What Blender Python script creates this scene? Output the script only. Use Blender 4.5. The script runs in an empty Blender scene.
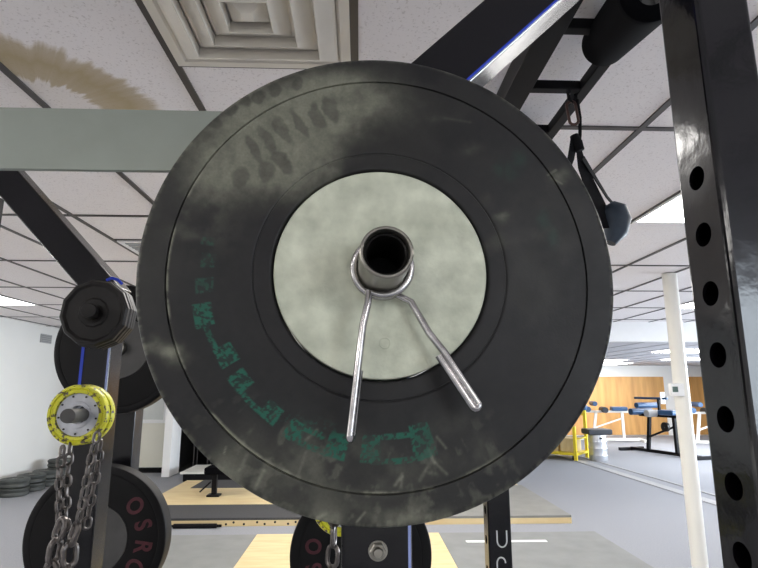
import bpy, bmesh, math, random
import numpy as np
from mathutils import Vector, Matrix
random.seed(7)
PI = math.pi
S = bpy.context.scene
COL = S.collection

# ---------------------------------------------------------------- camera, world, light, exposure
EYE = 1.45
PITCH, YAW, FPX = math.radians(11.0), math.radians(2.0), 535.0
cd = bpy.data.cameras.new('camera'); cam = bpy.data.objects.new('camera', cd); COL.objects.link(cam)
cd.sensor_fit = 'HORIZONTAL'; cd.sensor_width = 36.0; cd.lens = 36.0*FPX/758.0
cd.clip_start = 0.02; cd.clip_end = 200
cam.location = (0, 0, EYE); cam.rotation_euler = (PI/2+PITCH, 0, -YAW)
S.camera = cam
S.view_settings.view_transform = 'Standard'; S.view_settings.look = 'None'
S.view_settings.gamma = 1.0; S.view_settings.use_curve_mapping = False
S.view_settings.exposure = 0.12
W = bpy.data.worlds.new('world'); S.world = W; W.use_nodes = True
bg = W.node_tree.nodes['Background']; bg.inputs[0].default_value = (0.86, 0.92, 1.0, 1); bg.inputs[1].default_value = 0.15
PANEL = 15.0       # emission of the ceiling light diffusers
# daylight from windows on the right of the hall; lamps behind and left are added
def area(name, loc, rot, sx, sy, e, colr=(1, 1, 1)):
    l = bpy.data.lights.new(name, 'AREA'); l.shape = 'RECTANGLE'; l.size = sx; l.size_y = sy; l.energy = e; l.color = colr
    o = bpy.data.objects.new(name, l); COL.objects.link(o); o.location = loc; o.rotation_euler = rot
    return o
area('window_daylight_right', (10.6, 8.0, 1.4), (0, math.radians(90), 0), 1.6, 9.0, 1000, (0.80, 0.90, 1.0))
area('window_daylight_behind', (4.0, -3.9, 1.72), (math.radians(90), 0, 0), 1.5, 1.35, 62, (0.80, 0.90, 1.0))  # unseen lamp, shaped to reflect in the right post
area('window_daylight_left', (-5.0, -1.6, 1.5), (0, math.radians(-90), 0), 1.5, 2.6, 24, (1.0, 0.98, 0.94))  # unseen fill lamp added to brighten the ceiling and left wall

# ---------------------------------------------------------------- small helpers
def ray(px, py):
    a = (px-379)/FPX; b = (284-py)/FPX
    fw = math.cos(PITCH)-b*math.sin(PITCH); up = math.sin(PITCH)+b*math.cos(PITCH)
    return Vector((a*math.cos(YAW)+fw*math.sin(YAW), -a*math.sin(YAW)+fw*math.cos(YAW), up))
def atz(px, py, z): d = ray(px, py); return Vector((0, 0, EYE))+d*((z-EYE)/d.z)
def aty(px, py, y): d = ray(px, py); return Vector((0, 0, EYE))+d*(y/d.y)

def mat(name, col, rough=0.5, metal=0.0, var=0.0, vscale=8.0, col2=None, bump=0.0, bscale=60.0, rvar=0.0, coat=0.0, spec=0.5):
    m = bpy.data.materials.new(name); m.use_nodes = True
    nt = m.node_tree; b = nt.nodes['Principled BSDF']
    b.inputs['Base Color'].default_value = (*col, 1); b.inputs['Roughness'].default_value = rough
    b.inputs['Metallic'].default_value = metal; b.inputs['Coat Weight'].default_value = coat
    b.inputs['Specular IOR Level'].default_value = spec
    tc = nt.nodes.new('ShaderNodeTexCoord')
    if var > 0 or col2:
        n = nt.nodes.new('ShaderNodeTexNoise'); n.inputs['Scale'].default_value = vscale; n.inputs['Detail'].default_value = 6
        nt.links.new(tc.outputs['Object'], n.inputs['Vector'])
        r = nt.nodes.new('ShaderNodeValToRGB'); r.color_ramp.elements[0].position = .3; r.color_ramp.elements[1].position = .7
        c2 = col2 or tuple(c*(1-var) for c in col)
        r.color_ramp.elements[0].color = (*c2, 1); r.color_ramp.elements[1].color = (*col, 1)
        nt.links.new(n.outputs['Fac'], r.inputs['Fac']); nt.links.new(r.outputs['Color'], b.inputs['Base Color'])
        if rvar > 0:
            mr = nt.nodes.new('ShaderNodeMapRange'); mr.inputs['To Min'].default_value = rough-rvar; mr.inputs['To Max'].default_value = rough+rvar
            nt.links.new(n.outputs['Fac'], mr.inputs['Value']); nt.links.new(mr.outputs['Result'], b.inputs['Roughness'])
    if bump > 0:
        n2 = nt.nodes.new('ShaderNodeTexNoise'); n2.inputs['Scale'].default_value = bscale; n2.inputs['Detail'].default_value = 4
        nt.links.new(tc.outputs['Object'], n2.inputs['Vector'])
        bp = nt.nodes.new('ShaderNodeBump'); bp.inputs['Strength'].default_value = bump; bp.inputs['Distance'].default_value = .002
        nt.links.new(n2.outputs['Fac'], bp.inputs['Height']); nt.links.new(bp.outputs['Normal'], b.inputs['Normal'])
    return m

class MB:
    """collects shapes in world coordinates and links them as one mesh object"""
    def __init__(s): s.bm = bmesh.new()
    def box(s, c, size, rot=None, bev=0.0, seg=2):
        M = Matrix.Translation(Vector(c)) @ (rot.to_4x4() if rot else Matrix.Identity(4)) @ Matrix.Diagonal((*size, 1))
        r = bmesh.ops.create_cube(s.bm, size=1.0, matrix=M)
        if bev > 0:
            vs = set(r['verts']); es = [e for e in s.bm.edges if e.verts[0] in vs and e.verts[1] in vs]
            bmesh.ops.bevel(s.bm, geom=es, offset=bev, segments=seg, affect='EDGES', profile=.5)
        return s
    def span(s, x0, x1, y0, y1, z0, z1, bev=0.0):
        return s.box(((x0+x1)/2, (y0+y1)/2, (z0+z1)/2), (x1-x0, y1-y0, z1-z0), None, bev)
    def bar(s, p0, p1, w, h, up=(0, 0, 1), bev=0.0):
        p0, p1 = Vector(p0), Vector(p1); d = (p1-p0); L = d.length; z = d.normalized()
        x = Vector(up).cross(z)
        if x.length < 1e-4: x = Vector((1, 0, 0))
        x.normalize(); y = z.cross(x)
        R = Matrix((x, y, z)).transposed()
        return s.box((p0+p1)/2, (w, h, L), R, bev)
    def poly(s, pts, faces):
        vs = [s.bm.verts.new(p) for p in pts]
        for f in faces:
            try: s.bm.faces.new([vs[i] for i in f])
            except ValueError: pass
        return s
    def lathe(s, prof, c, ax=(0, 0, 1), n=48, xref=None, phase=0.0, closed=False):
        """prof: list of (r, h) along axis ax from centre c"""
        ax = Vector(ax).normalized(); t = Vector(xref) if xref else (Vector((1, 0, 0)) if abs(ax.x) < .9 else Vector((0, 1, 0)))
        x = (t-ax*t.dot(ax)).normalized(); y = ax.cross(x); c = Vector(c); rings = []
        for r, h in prof:
            if r < 1e-6: rings.append([s.bm.verts.new(c+ax*h)])
            else: rings.append([s.bm.verts.new(c+ax*h+(x*math.cos(2*PI*k/n+phase)+y*math.sin(2*PI*k/n+phase))*r) for k in range(n)])
        pr = list(zip(rings[:-1], rings[1:]))
        if closed: pr.append((rings[-1], rings[0]))
        for A, B in pr:
            for k in range(n):
                k2 = (k+1) % n
                if len(A) == 1 and len(B) == 1: continue
                if len(A) == 1: f = (A[0], B[k2], B[k])
                elif len(B) == 1: f = (A[k], A[k2], B[0])
                else: f = (A[k], A[k2], B[k2], B[k])
                s.bm.faces.new(f)
        return s
    def cyl(s, p0, p1, r, n=20, r2=None):
        p0, p1 = Vector(p0), Vector(p1); d = p1-p0; L = d.length; r2 = r if r2 is None else r2
        e = min(r, L)*.06
        return s.lathe([(0, 0), (r-e, 0), (r, e), (r2, L-e), (r2-e, L), (0, L)], p0, d, n)
    def sweep(s, pts, r, closed=False, n=8, flat=None):
        pts = [Vector(p) for p in pts]; N = len(pts); rings = []; prev = None
        for i, p in enumerate(pts):
            if closed: t = (pts[(i+1) % N]-pts[i-1])
            else: t = pts[min(i+1, N-1)]-pts[max(i-1, 0)]
            t.normalize()
            if prev is None:
                a = Vector((0, 0, 1)) if abs(t.z) < .9 else Vector((1, 0, 0))
                u = (a-t*a.dot(t)).normalized()
            else: u = (prev-t*prev.dot(t)).normalized()
            prev = u; v = t.cross(u)
            ra = r[i] if isinstance(r, (list, tuple)) else r
            if flat is None: ring = [s.bm.verts.new(p+(u*math.cos(2*PI*k/n)+v*math.sin(2*PI*k/n))*ra) for k in range(n)]
            else:
                fd = Vector(flat); uu = (fd-t*fd.dot(t)).normalized(); vv = t.cross(uu)
                ring = [s.bm.verts.new(p+uu*a*ra+vv*b*.0015) for a, b in ((1, .3), (.9, 1), (-.9, 1), (-1, .3), (-1, -.3), (-.9, -1), (.9, -1), (1, -.3))]
            rings.append(ring)
        n = len(rings[0])
        for i in range(N if closed else N-1):
            A, B = rings[i], rings[(i+1) % N]
            for k in range(n): s.bm.faces.new((A[k], A[(k+1) % n], B[(k+1) % n], B[k]))
        if not closed:
            s.bm.faces.new(rings[0][::-1]); s.bm.faces.new(rings[-1])
        return s
    def build(s, name, m, parent=None, smooth=40, origin=None):
        bmesh.ops.recalc_face_normals(s.bm, faces=s.bm.faces[:])
        if parent is not None: o0 = world_loc(parent)
        elif origin is not None: o0 = Vector(origin)
        else:
            cs = [v.co for v in s.bm.verts]
            o0 = Vector(((min(c.x for c in cs)+max(c.x for c in cs))/2, (min(c.y for c in cs)+max(c.y for c in cs))/2, min(c.z for c in cs)))
        bmesh.ops.translate(s.bm, verts=s.bm.verts[:], vec=-o0)
        me = bpy.data.meshes.new(name); s.bm.to_mesh(me); s.bm.free()
        if smooth:
            me.polygons.foreach_set('use_smooth', [True]*len(me.polygons))
            me.set_sharp_from_angle(angle=math.radians(smooth))
        me.materials.append(m)
        o = bpy.data.objects.new(name, me); COL.objects.link(o)
        if smooth:
            wn = o.modifiers.new('weighted', 'WEIGHTED_NORMAL'); wn.keep_sharp = True; wn.weight = 80
        if parent is not None: o.parent = parent
        else: o.location = o0
        return o
def world_loc(o):
    v = Vector((0, 0, 0))
    while o is not None: v = v+o.location; o = o.parent
    return v
def thing(name, label, cat, loc, group=None):
    o = bpy.data.objects.new(name, None); COL.objects.link(o); o.location = loc; o.empty_display_size = .05
    return tag(o, label, cat, group)
def tag(o, label, cat, group=None):
    o['label'] = label; o['category'] = cat
    if group: o['group'] = group
    return o
def struct(o): o['kind'] = 'structure'; return o
def copy_tree(o, parent=None):
    c = o.copy(); COL.objects.link(c)
    if parent is not None: c.parent = parent
    for ch in list(o.children): copy_tree(ch, c)
    return c

# ---------------------------------------------------------------- materials
def ceiling_mat():
    m = bpy.data.materials.new('ceiling_tile'); m.use_nodes = True; nt = m.node_tree; b = nt.nodes['Principled BSDF']; L = nt.links.new
    N = nt.nodes.new; g = N('ShaderNodeNewGeometry')
    b.inputs['Roughness'].default_value = .9
    n = N('ShaderNodeTexNoise'); n.inputs['Scale'].default_value = 130; n.inputs['Detail'].default_value = 3; L(g.outputs['Position'], n.inputs['Vector'])
    r = N('ShaderNodeValToRGB'); r.color_ramp.elements[0].position = .30; r.color_ramp.elements[1].position = .42
    r.color_ramp.elements[0].color = (.66, .61, .61, 1); r.color_ramp.elements[1].color = (.86, .815, .82, 1); L(n.outputs['Fac'], r.inputs['Fac'])
    # water stain: a ragged ring around a point of the ceiling
    sub = N('ShaderNodeVectorMath'); sub.operation = 'SUBTRACT'; sub.inputs[1].default_value = (-1.20, 1.86, 2.45); L(g.outputs['Position'], sub.inputs[0])
    ln = N('ShaderNodeVectorMath'); ln.operation = 'LENGTH'; L(sub.outputs[0], ln.inputs[0])
    nm = N('ShaderNodeVectorMath'); nm.operation = 'NORMALIZE'; L(sub.outputs[0], nm.inputs[0])
    n2 = N('ShaderNodeTexNoise'); n2.inputs['Scale'].default_value = 14; n2.inputs['Detail'].default_value = 4; L(nm.outputs[0], n2.inputs['Vector'])
    n3 = N('ShaderNodeTexNoise'); n3.inputs['Scale'].default_value = 7; n3.inputs['Detail'].default_value = 5; L(g.outputs['Position'], n3.inputs['Vector'])
    a = N('ShaderNodeMath'); a.operation = 'MULTIPLY_ADD'; a.inputs[1].default_value = .16; L(n2.outputs['Fac'], a.inputs[0]); L(ln.outputs['Value'], a.inputs[2])
    a2 = N('ShaderNodeMath'); a2.operation = 'MULTIPLY_ADD'; a2.inputs[1].default_value = .10; L(n3.outputs['Fac'], a2.inputs[0]); L(a.outputs[0], a2.inputs[2])
    rr = N('ShaderNodeValToRGB'); cr = rr.color_ramp
    for i, (p, v) in enumerate([(.0, .10), (.375, .18), (.395, .80), (.50, .95), (.58, .75), (.615, 0)]):
        e = cr.elements[i] if i < 2 else cr.elements.new(p)
        e.position = p; e.color = (v, v, v, 1)
    L(a2.outputs[0], rr.inputs['Fac'])
    mx = N('ShaderNodeMix'); mx.data_type = 'RGBA'; sx_ = N('ShaderNodeSeparateXYZ'); L(g.outputs['Position'], sx_.inputs[0]); gt = N('ShaderNodeMath'); gt.operation = 'GREATER_THAN'; gt.inputs[1].default_value = -1.141; L(sx_.outputs[0], gt.inputs[0]); ml = N('ShaderNodeMath'); ml.operation = 'MULTIPLY'; L(gt.outputs[0], ml.inputs[0]); L(rr.outputs['Color'], ml.inputs[1]); L(ml.outputs[0], mx.inputs[0]); L(r.outputs['Color'], mx.inputs[6]); mx.inputs[7].default_value = (.42, .33, .19, 1)
    L(mx.outputs[2], b.inputs['Base Color'])
    bp = N('ShaderNodeBump'); bp.inputs['Strength'].default_value = .15; bp.inputs['Distance'].default_value = .002
    L(n.outputs['Fac'], bp.inputs['Height']); L(bp.outputs['Normal'], b.inputs['Normal'])
    return m
def wood_mat(name, c1, c2, sc=(6, 1, .6)):
    m = bpy.data.materials.new(name); m.use_nodes = True; nt = m.node_tree; b = nt.nodes['Principled BSDF']; L = nt.links.new; N = nt.nodes.new
    g = N('ShaderNodeNewGeometry'); mp = N('ShaderNodeMapping'); mp.inputs['Scale'].default_value = sc; L(g.outputs['Position'], mp.inputs['Vector'])
    n = N('ShaderNodeTexNoise'); n.inputs['Scale'].default_value = 3; n.inputs['Detail'].default_value = 6; L(mp.outputs[0], n.inputs['Vector'])
    r = N('ShaderNodeValToRGB'); r.color_ramp.elements[0].position = .35; r.color_ramp.elements[1].position = .65
    r.color_ramp.elements[0].color = (*c2, 1); r.color_ramp.elements[1].color = (*c1, 1); L(n.outputs['Fac'], r.inputs['Fac']); L(r.outputs['Color'], b.inputs['Base Color'])
    b.inputs['Roughness'].default_value = .5
    return m
M_ceil = ceiling_mat()
M_ceil2 = mat('far_ceiling_tile', (.56, .55, .58), .9, var=.08, vscale=30)
M_grid = mat('grid_bar', (.055, .045, .042), .5, var=.2, vscale=4)
M_wall = mat('white_wall', (.86, .85, .82), .7, var=.03, vscale=2, bump=.1)
M_cream = mat('cream_paint', (.78, .76, .66), .5, var=.03, vscale=3)
M_trimw = mat('white_trim', (.86, .86, .86), .5, var=.03)
M_carpet = mat('carpet', (.30, .308, .335), .95, var=.16, vscale=70, bump=.6, bscale=220)
M_panelwood = wood_mat('wood_panelling', (.72, .39, .12), (.54, .27, .075), (2.2, 1, .25))
M_ply = wood_mat('pine_plywood', (.74, .60, .34), (.66, .50, .26), (1, 6, 1))
M_mat = mat('rubber_mat', (.060, .060, .064), .75, var=.3, vscale=60, bump=.3)
M_matgrey = mat('worn_rubber_mat', (.235, .24, .235), .75, var=.15, vscale=6, bump=.3)
M_mattan = mat('dusty_rubber_mat', (.26, .255, .235), .7, var=.15, vscale=5)
M_black = mat('gloss_black_paint', (.007, .0065, .009), .19, var=.35, vscale=9, rvar=.07, coat=.0, bump=.20, bscale=26, spec=.34)
M_postgloss = mat('glossy_black_enamel', (.007, .0065, .009), .13, var=.35, vscale=9, rvar=.06, bump=.32, bscale=26, spec=.50)
M_blacks = mat('satin_black_paint', (.006, .0055, .007), .5, var=.3, vscale=9, spec=.14)
M_hole = mat('dark_interior', (.006, .006, .008), .8, var=.2)
M_film = mat('blue_film', (.02, .06, .62), .3, var=.1)
M_filmw = mat('pale_blue_film', (.35, .42, .80), .3, var=.2, vscale=20)
M_galv = mat('galvanised_steel', (.295, .32, .285), .45, metal=.3, col2=(.22, .24, .21), vscale=6, bump=.1, rvar=.08)
M_chrome = mat('worn_chrome', (.62, .60, .60), .2, metal=1.0, var=.35, vscale=90, rvar=.1)
M_steel = mat('grey_steel', (.36, .34, .30), .32, metal=.9, var=.3, vscale=40)
M_chain = mat('dull_chain_steel', (.19, .17, .16), .34, metal=.85, var=.5, vscale=70)
M_iron = mat('dark_cast_iron', (.014, .012, .0115), .42, var=.3, vscale=60, bump=.3, spec=.28)
M_hubgrey = mat('grey_hub', (.085, .082, .08), .5, metal=.4, var=.2, vscale=20)
M_rub = mat('black_rubber', (.006, .0055, .006), .5, var=.3, vscale=14, spec=.18)
M_red = mat('faded_red_ink', (.085, .007, .016), .6, var=.5, vscale=80)
M_yellow = mat('chipped_yellow_paint', (.62, .60, .02), .4, vscale=130, col2=(.50, .46, .03))
M_whitepl = mat('white_plate_face', (.60, .61, .66), .4, var=.2, vscale=60)
M_yel2 = mat('yellow_steel', (.85, .66, .03), .4, var=.05)
M_white = mat('white_enamel', (.82, .80, .74), .35, var=.04, vscale=4)
M_foam = mat('black_foam', (.004, .004, .005), .9, var=.2, vscale=20, spec=.03)
M_strap = mat('black_webbing', (.007, .0065, .008), .8, var=.3, vscale=60, spec=.12)
M_bluegrey = mat('blue_grey_rubber', (.035, .048, .068), .5, var=.25, vscale=30, spec=.3)
M_brown = mat('rusty_carabiner', (.085, .045, .04), .45, metal=.5, var=.3, vscale=80)
M_pad = mat('blue_vinyl', (.03, .085, .19), .4, var=.2, vscale=10)
M_paddark = mat('dark_vinyl', (.02, .025, .035), .5, var=.2)
M_alu = mat('keg_steel', (.62, .63, .66), .3, metal=.8, var=.1, vscale=6)
M_vent = mat('aged_vent_metal', (.74, .69, .61), .5, var=.15, vscale=5)
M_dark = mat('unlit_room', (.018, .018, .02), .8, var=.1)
M_scr = mat('grey_green_screen', (.10, .16, .14), .3, var=.05)
M_grille = mat('grey_grille', (.42, .42, .42), .6, var=.05)
M_lens = bpy.data.materials.new('light_diffuser'); M_lens.use_nodes = True
_b = M_lens.node_tree.nodes['Principled BSDF']; _b.inputs['Base Color'].default_value = (.9, .9, .9, 1)
_b.inputs['Emission Color'].default_value = (1.0, .97, .93, 1); _b.inputs['Emission Strength'].default_value = PANEL

# ---------------------------------------------------------------- the room
XL, XR, YB, YF, HC, HC2, YS = -5.15, 11.0, -4.0, 16.95, 2.45, 2.15, 8.05
struct(MB().span(XL-.1, XR, YB, YF, -.1, 0).build('floor', M_carpet, smooth=0))
struct(MB().span(XL-.1, XR, YB, YS, HC, HC+.1).span(XL-.1, .5, YS+.001, 10.0, HC, HC+.1).build('ceiling', M_ceil, smooth=0))
struct(MB().span(.5, XR, YS+.15, YF, HC2, HC2+.1).build('ceiling_lower', M_ceil2, smooth=0))
struct(MB().span(.5, XR, YS, YS+.15, HC2, HC+.1).span(.4, .5, YS, 9.9, HC2, HC+.1).build('trim_1', M_trimw, smooth=0))
GX0, GDX, GY0, GDY = -.024, .5585, 1.905, 1.172
g = MB()
k = -10
while GX0+k*GDX < XR:
    x = GX0+k*GDX
    if x > XL: g.span(x-.0125, x+.0125, YB, YS-.002 if x > .4 else 9.88, HC-.006, HC+.004)
    k += 1
k = -4
while GY0+k*GDY < YS:
    y = GY0+k*GDY; g.span(XL, XR, y-.0125, y+.0125, HC-.0055, HC+.004); k += 1
for y in (GY0+6*GDY-1.6*0, ): g.span(XL, .4, y-.0125, y+.0125, HC-.0055, HC+.004)
g.span(GX0-GDX, GX0, 1.537-.01, 1.537+.01, HC-.0055, HC+.004)
g.span(GX0-3*GDX, GX0-2*GDX, 3.6-.01, 3.6+.01, HC-.0055, HC+.004)
struct(g.build('trim_2', M_grid, smooth=0))
g = MB()
for k in range(0, 24):
    x = 3.3+k*GDX
    if x < XR: g.span(x-.012, x+.012, YS+.16, YF, HC2-.005, HC2+.002)
for k in range(1, 8): y = YS+.16+k*1.172; g.span(0, XR, y-.012, y+.012, HC2-.0045, HC2+.002)
struct(g.build('trim_3', mat('far_grid_bar', (.33, .33, .35), .6, var=.05), smooth=0))
struct(MB().span(XL-.1, XL, YB, 9.9, 0, HC).build('wall_left', M_wall, smooth=0))
# far wall: wood panelling below, white above
struct(MB().span(.5, XR, YF, YF+.1, 0, HC2).build('wall_far', M_wall, smooth=0))
wp = MB(); 
for x0, x1 in ((3.4, 9.62), (10.28, 10.98)): wp.span(x0, x1, YF-.03, YF-.001, .02, 1.80)
struct(wp.build('trim_4', M_panelwood, smooth=0))
struct(MB().span(XR, XR+.1, YB, YF, 0, HC).build('wall_right', M_wall, smooth=0))
struct(MB().span(XL-.1, XR, YB-.1, YB, 0, HC).build('wall_front', M_wall, smooth=0))
# back-left wall with a door and a dark doorway
YD = 9.9
w = MB(); w.span(XL, -4.75, YD, YD+.12, 0, HC); w.span(-4.75, -3.25, YD, YD+.12, 2.1, HC); w.span(-3.25, -2.62, YD, YD+.12, 2.1, HC)
w.span(-2.50, 2.4, YD+.0, YD+.12, 0, HC)
struct(w.build('wall_back', M_wall, smooth=0))
d = bpy.data.objects.new('door_1', None); COL.objects.link(d); d.location = (-4, YD, 0); struct(d)
dm = MB().span(-4.74, -3.27, YD+.005, YD+.045, .09, 2.09)
dm.build('door_panel', M_cream, d, smooth=0)
wf = MB()
for x0, x1, z0, z1 in ((-4.6, -3.42, .84, .90), (-4.6, -3.42, 1.9, 1.96), (-4.6, -4.54, .9, 1.9), (-3.48, -3.42, .9, 1.9)): wf.span(x0, x1, YD-.02, YD+.004, z0, z1, .004)
f_ = wf.build('window_frame', M_trimw, d, smooth=0)
MB().span(-4.54, -3.48, YD-.004, YD+.003, .9, 1.9).build('pane', mat('frosted_pane', (.62, .64, .62), .25, var=.05), f_, smooth=0)
MB().span(-4.74, -3.27, YD+.002, YD+.04, 0, .085).build('bottom_sweep', M_blacks, d, smooth=0)
j = MB(); j.span(-3.28, -3.15, 9.42, YD-.001, 0, 2.1, .006); struct(j.build('trim_5', M_trimw))
# dark room behind the doorway
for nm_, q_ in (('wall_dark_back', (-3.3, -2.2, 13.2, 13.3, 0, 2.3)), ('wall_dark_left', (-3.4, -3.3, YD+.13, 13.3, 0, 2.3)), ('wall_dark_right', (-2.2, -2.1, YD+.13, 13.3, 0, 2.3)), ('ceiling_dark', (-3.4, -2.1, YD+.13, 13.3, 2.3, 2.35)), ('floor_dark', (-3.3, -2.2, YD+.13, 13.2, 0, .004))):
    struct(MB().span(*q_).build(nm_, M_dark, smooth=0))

# doorway fittings: a thin dark stool in the doorway
st = thing('metal_stool', 'thin dark metal stool inside the dark doorway', 'stool', (-2.95, 10.6, 0))
m_ = MB(); m_.span(-3.12, -2.78, 10.45, 10.75, .74, .78, .01); m_.build('seat', M_blacks, st)
for sx in (-3.08, -2.82):
    for sy in (10.49, 10.71): MB().cyl((sx, sy, 0), (sx*.98-.06, sy, .74), .014, 8).build('leg', mat('leg_grey', (.12, .11, .11), .4, var=.1) if 'leg_grey' not in bpy.data.materials else bpy.data.materials['leg_grey'], st)
# baseboard, carpet transition strips
struct(MB().span(XL, XL+.015, YB, YD, 0, .1).build('baseboard_left', M_grille, smooth=0))
g = MB()
for off in (0, .34):
    a0, a1 = Vector((4.40+off, 12.2, 0)), Vector((4.62+off, 5.2, 0))
    g.bar(a0+Vector((0, 0, .004)), a1+Vector((0, 0, .004)), .17 if off == 0 else .05, .008)
struct(g.build('trim_6', mat('pale_floor_strip', (.36, .36, .37), .6, var=.1), smooth=0))

# frames added round the unseen daylight lamps
for i_, (c_, ax_, w_, h_) in enumerate((((10.95, 8.0, 1.4), 'x', 9.0, 1.6), ((4.0, -3.95, 1.72), 'y', 1.5, 1.35), ((-5.1, -1.6, 1.5), 'x', 2.6, 1.5))):
    f = MB(); c_ = Vector(c_)
    for sgn in (-1, 1):
        if ax_ == 'x': f.box(c_+Vector((0, sgn*(w_/2+.04), 0)), (.08, .08, h_+.16)); f.box(c_+Vector((0, 0, sgn*(h_/2+.04))), (.08, w_, .08))
        else: f.box(c_+Vector((sgn*(w_/2+.04), 0, 0)), (.08, .08, h_+.16)); f.box(c_+Vector((0, 0, sgn*(h_/2+.04))), (w_, .08, .08))
    struct(f.build('window_%d' % (i_+1), M_trimw, smooth=0))

# ceiling lights
def light(x0, y0, z, label, x1=None, y1=None):
    x1 = x1 or x0+GDX; y1 = y1 or y0+GDY
    t = thing('ceiling_light', label, 'ceiling light', ((x0+x1)/2, (y0+y1)/2, z), 'fluorescent panels in the ceiling')
    f = MB(); a = .02
    for q in ((x0, x1, y0, y0+a), (x0, x1, y1-a, y1), (x0, x0+a, y0+a, y1-a), (x1-a, x1, y0+a, y1-a)): f.span(*q, z-.012, z-.0062)
    f.build('frame', M_trimw, t, smooth=0)
    MB().span(x0+a, x1-a, y0+a, y1-a, z-.0105, z-.007).build('diffuser', M_lens, t, smooth=0)
gx = lambda i: GX0+i*GDX
gy = lambda i: GY0+i*GDY
light(gx(3), gy(0), HC, 'bright ceiling panel just left of the big black perforated post')
light(gx(7), gy(3), HC, 'small bright ceiling panel between white pole top and black post')
light(gx(-8), gy(3), HC, 'bright ceiling panel above the white left wall')
for n_, (a, b, c, e, lb) in enumerate([(5.75, 6.75, 9.6, 10.5, 'bright panel in lower far ceiling crossing the white pole, nearer camera'),
        (7.55, 8.75, 12.4, 13.4, 'bright panel in lower far ceiling at the white pole, farther one'),
        (6.15, 6.75, 13.3, 14.1, 'small bright panel beside the edge of the big plate, nearer one'),
        (6.75, 7.75, 15.0, 16.2, 'bright panel low at the far wall beside the big plate edge')]):
    light(a, c, HC2, lb, b, e)
for a_, b_, lb in ((-3, -4, 'ceiling panel behind the photographer on the left'), (2, -4, 'ceiling panel behind the photographer on the right'), (-6, -2, 'ceiling panel left of the photographer'), (5, -1, 'ceiling panel right of the photographer'),
        (-1, 0, 'ceiling panel hidden above the big plate, nearest the rack'), (0, 2, 'ceiling panel hidden behind the big plate over the platforms'), (-2, 3, 'ceiling panel hidden behind the left half of the big plate'), (2, 3, 'ceiling panel hidden behind the right half of the big plate'),
        (-7, 0, 'ceiling panel outside the frame over the left wall'), (9, 1, 'ceiling panel outside the frame at far right'), (11, 3, 'ceiling panel outside the frame by the right windows')):
    light(gx(a_), gy(b_), HC, lb)  # out-of-view panels added to light the floor, ceiling and plate
# air vents
def vent(x0, y0, s, label):
    t = thing('air_vent', label, 'air vent', (x0+s/2, y0+s/2, HC))
    c = Vector((x0+s/2, y0+s/2, HC-.006))
    f = MB(); h = s/2*math.sqrt(2)
    f.lathe([(h, .0), (h, -.010), (h*.90, -.012), (h*.86, .0)], c, (0, 0, 1), 4, phase=PI/4); f.build('frame', M_vent, t, smooth=0)
    prev = .86
    for q in (.86, .64, .42):
        f = MB(); f.lathe([(h*q, -.003), (h*q, -.010), (h*(q-.03), -.012), (h*(q-.19), -.040), (h*(q-.20), -.040), (h*(q-.20), -.003)], c, (0, 0, 1), 4, phase=PI/4)
        f.build('louvre', M_vent, t, smooth=0)
    f = MB(); f.lathe([(h*.20, -.003), (h*.19, -.012), (h*.06, -.036), (0, -.036)], c, (0, 0, 1), 4, phase=PI/4); f.build('centre_cap', M_vent, t, smooth=0)
vent(GX0-GDX+.012, 1.527-.535, .535, 'large square beige louvred vent above the big black plate')
t = thing('air_vent', 'small slatted grey ceiling vent far left, seen just left of the big plate', 'air vent', (GX0-2.5*GDX, 3.9, HC))
f = MB()
for q in ((GX0-3*GDX+.02, GX0-2*GDX-.02, 3.62, 3.65), (GX0-3*GDX+.02, GX0-2*GDX-.02, 4.15, 4.18), (GX0-3*GDX+.02, GX0-3*GDX+.05, 3.65, 4.15), (GX0-2*GDX-.05, GX0-2*GDX-.02, 3.65, 4.15)): f.span(*q, HC-.012, HC-.001)
f.build('frame', M_trimw, t, smooth=0)
f = MB()
for k in range(9): y = 3.68+k*.055; f.span(GX0-3*GDX+.05, GX0-2*GDX-.05, y, y+.03, HC-.010, HC-.002)
f.build('louvre', M_grille, t, smooth=0)
p = aty(49, 337, 9.0)
t = thing('wall_vent', 'small square grey grille high on the white left wall', 'vent', (XL, 8.95, 2.16))
MB().span(XL+.001, XL+.02, 8.80, 9.10, 2.17, 2.31, .003).build('frame', M_grille, t, smooth=0)
f = MB()
for k in range(4): f.span(XL+.02, XL+.026, 8.82, 9.08, 2.185+k*.03, 2.20+k*.03)
f.build('slats', mat('grille_dark', (.3, .3, .3), .6, var=.1), t, smooth=0)

# white pipe column with thermostat
pc = Vector((2.735, 4.55, 0))
t = thing('support_column', 'slender round white pipe column from floor to ceiling, right side', 'column', pc)
MB().cyl(pc+Vector((0, 0, .0)), pc+Vector((0, 0, HC-.006)), .060, 40).build('pipe', M_white, t)
t = thing('thermostat', 'small white thermostat box with dark screen on the white pipe column', 'thermostat', pc+Vector((-.09, -.06, 1.36)))
a = Vector((pc.x-.075, pc.y-.052, 1.435))
MB().box(a, (.115, .045, .105), bev=.008).build('case', M_trimw, t)
MB().box(a+Vector((-.022, -.0235, .004)), (.046, .004, .045), bev=.001).build('screen', M_scr, t)

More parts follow.
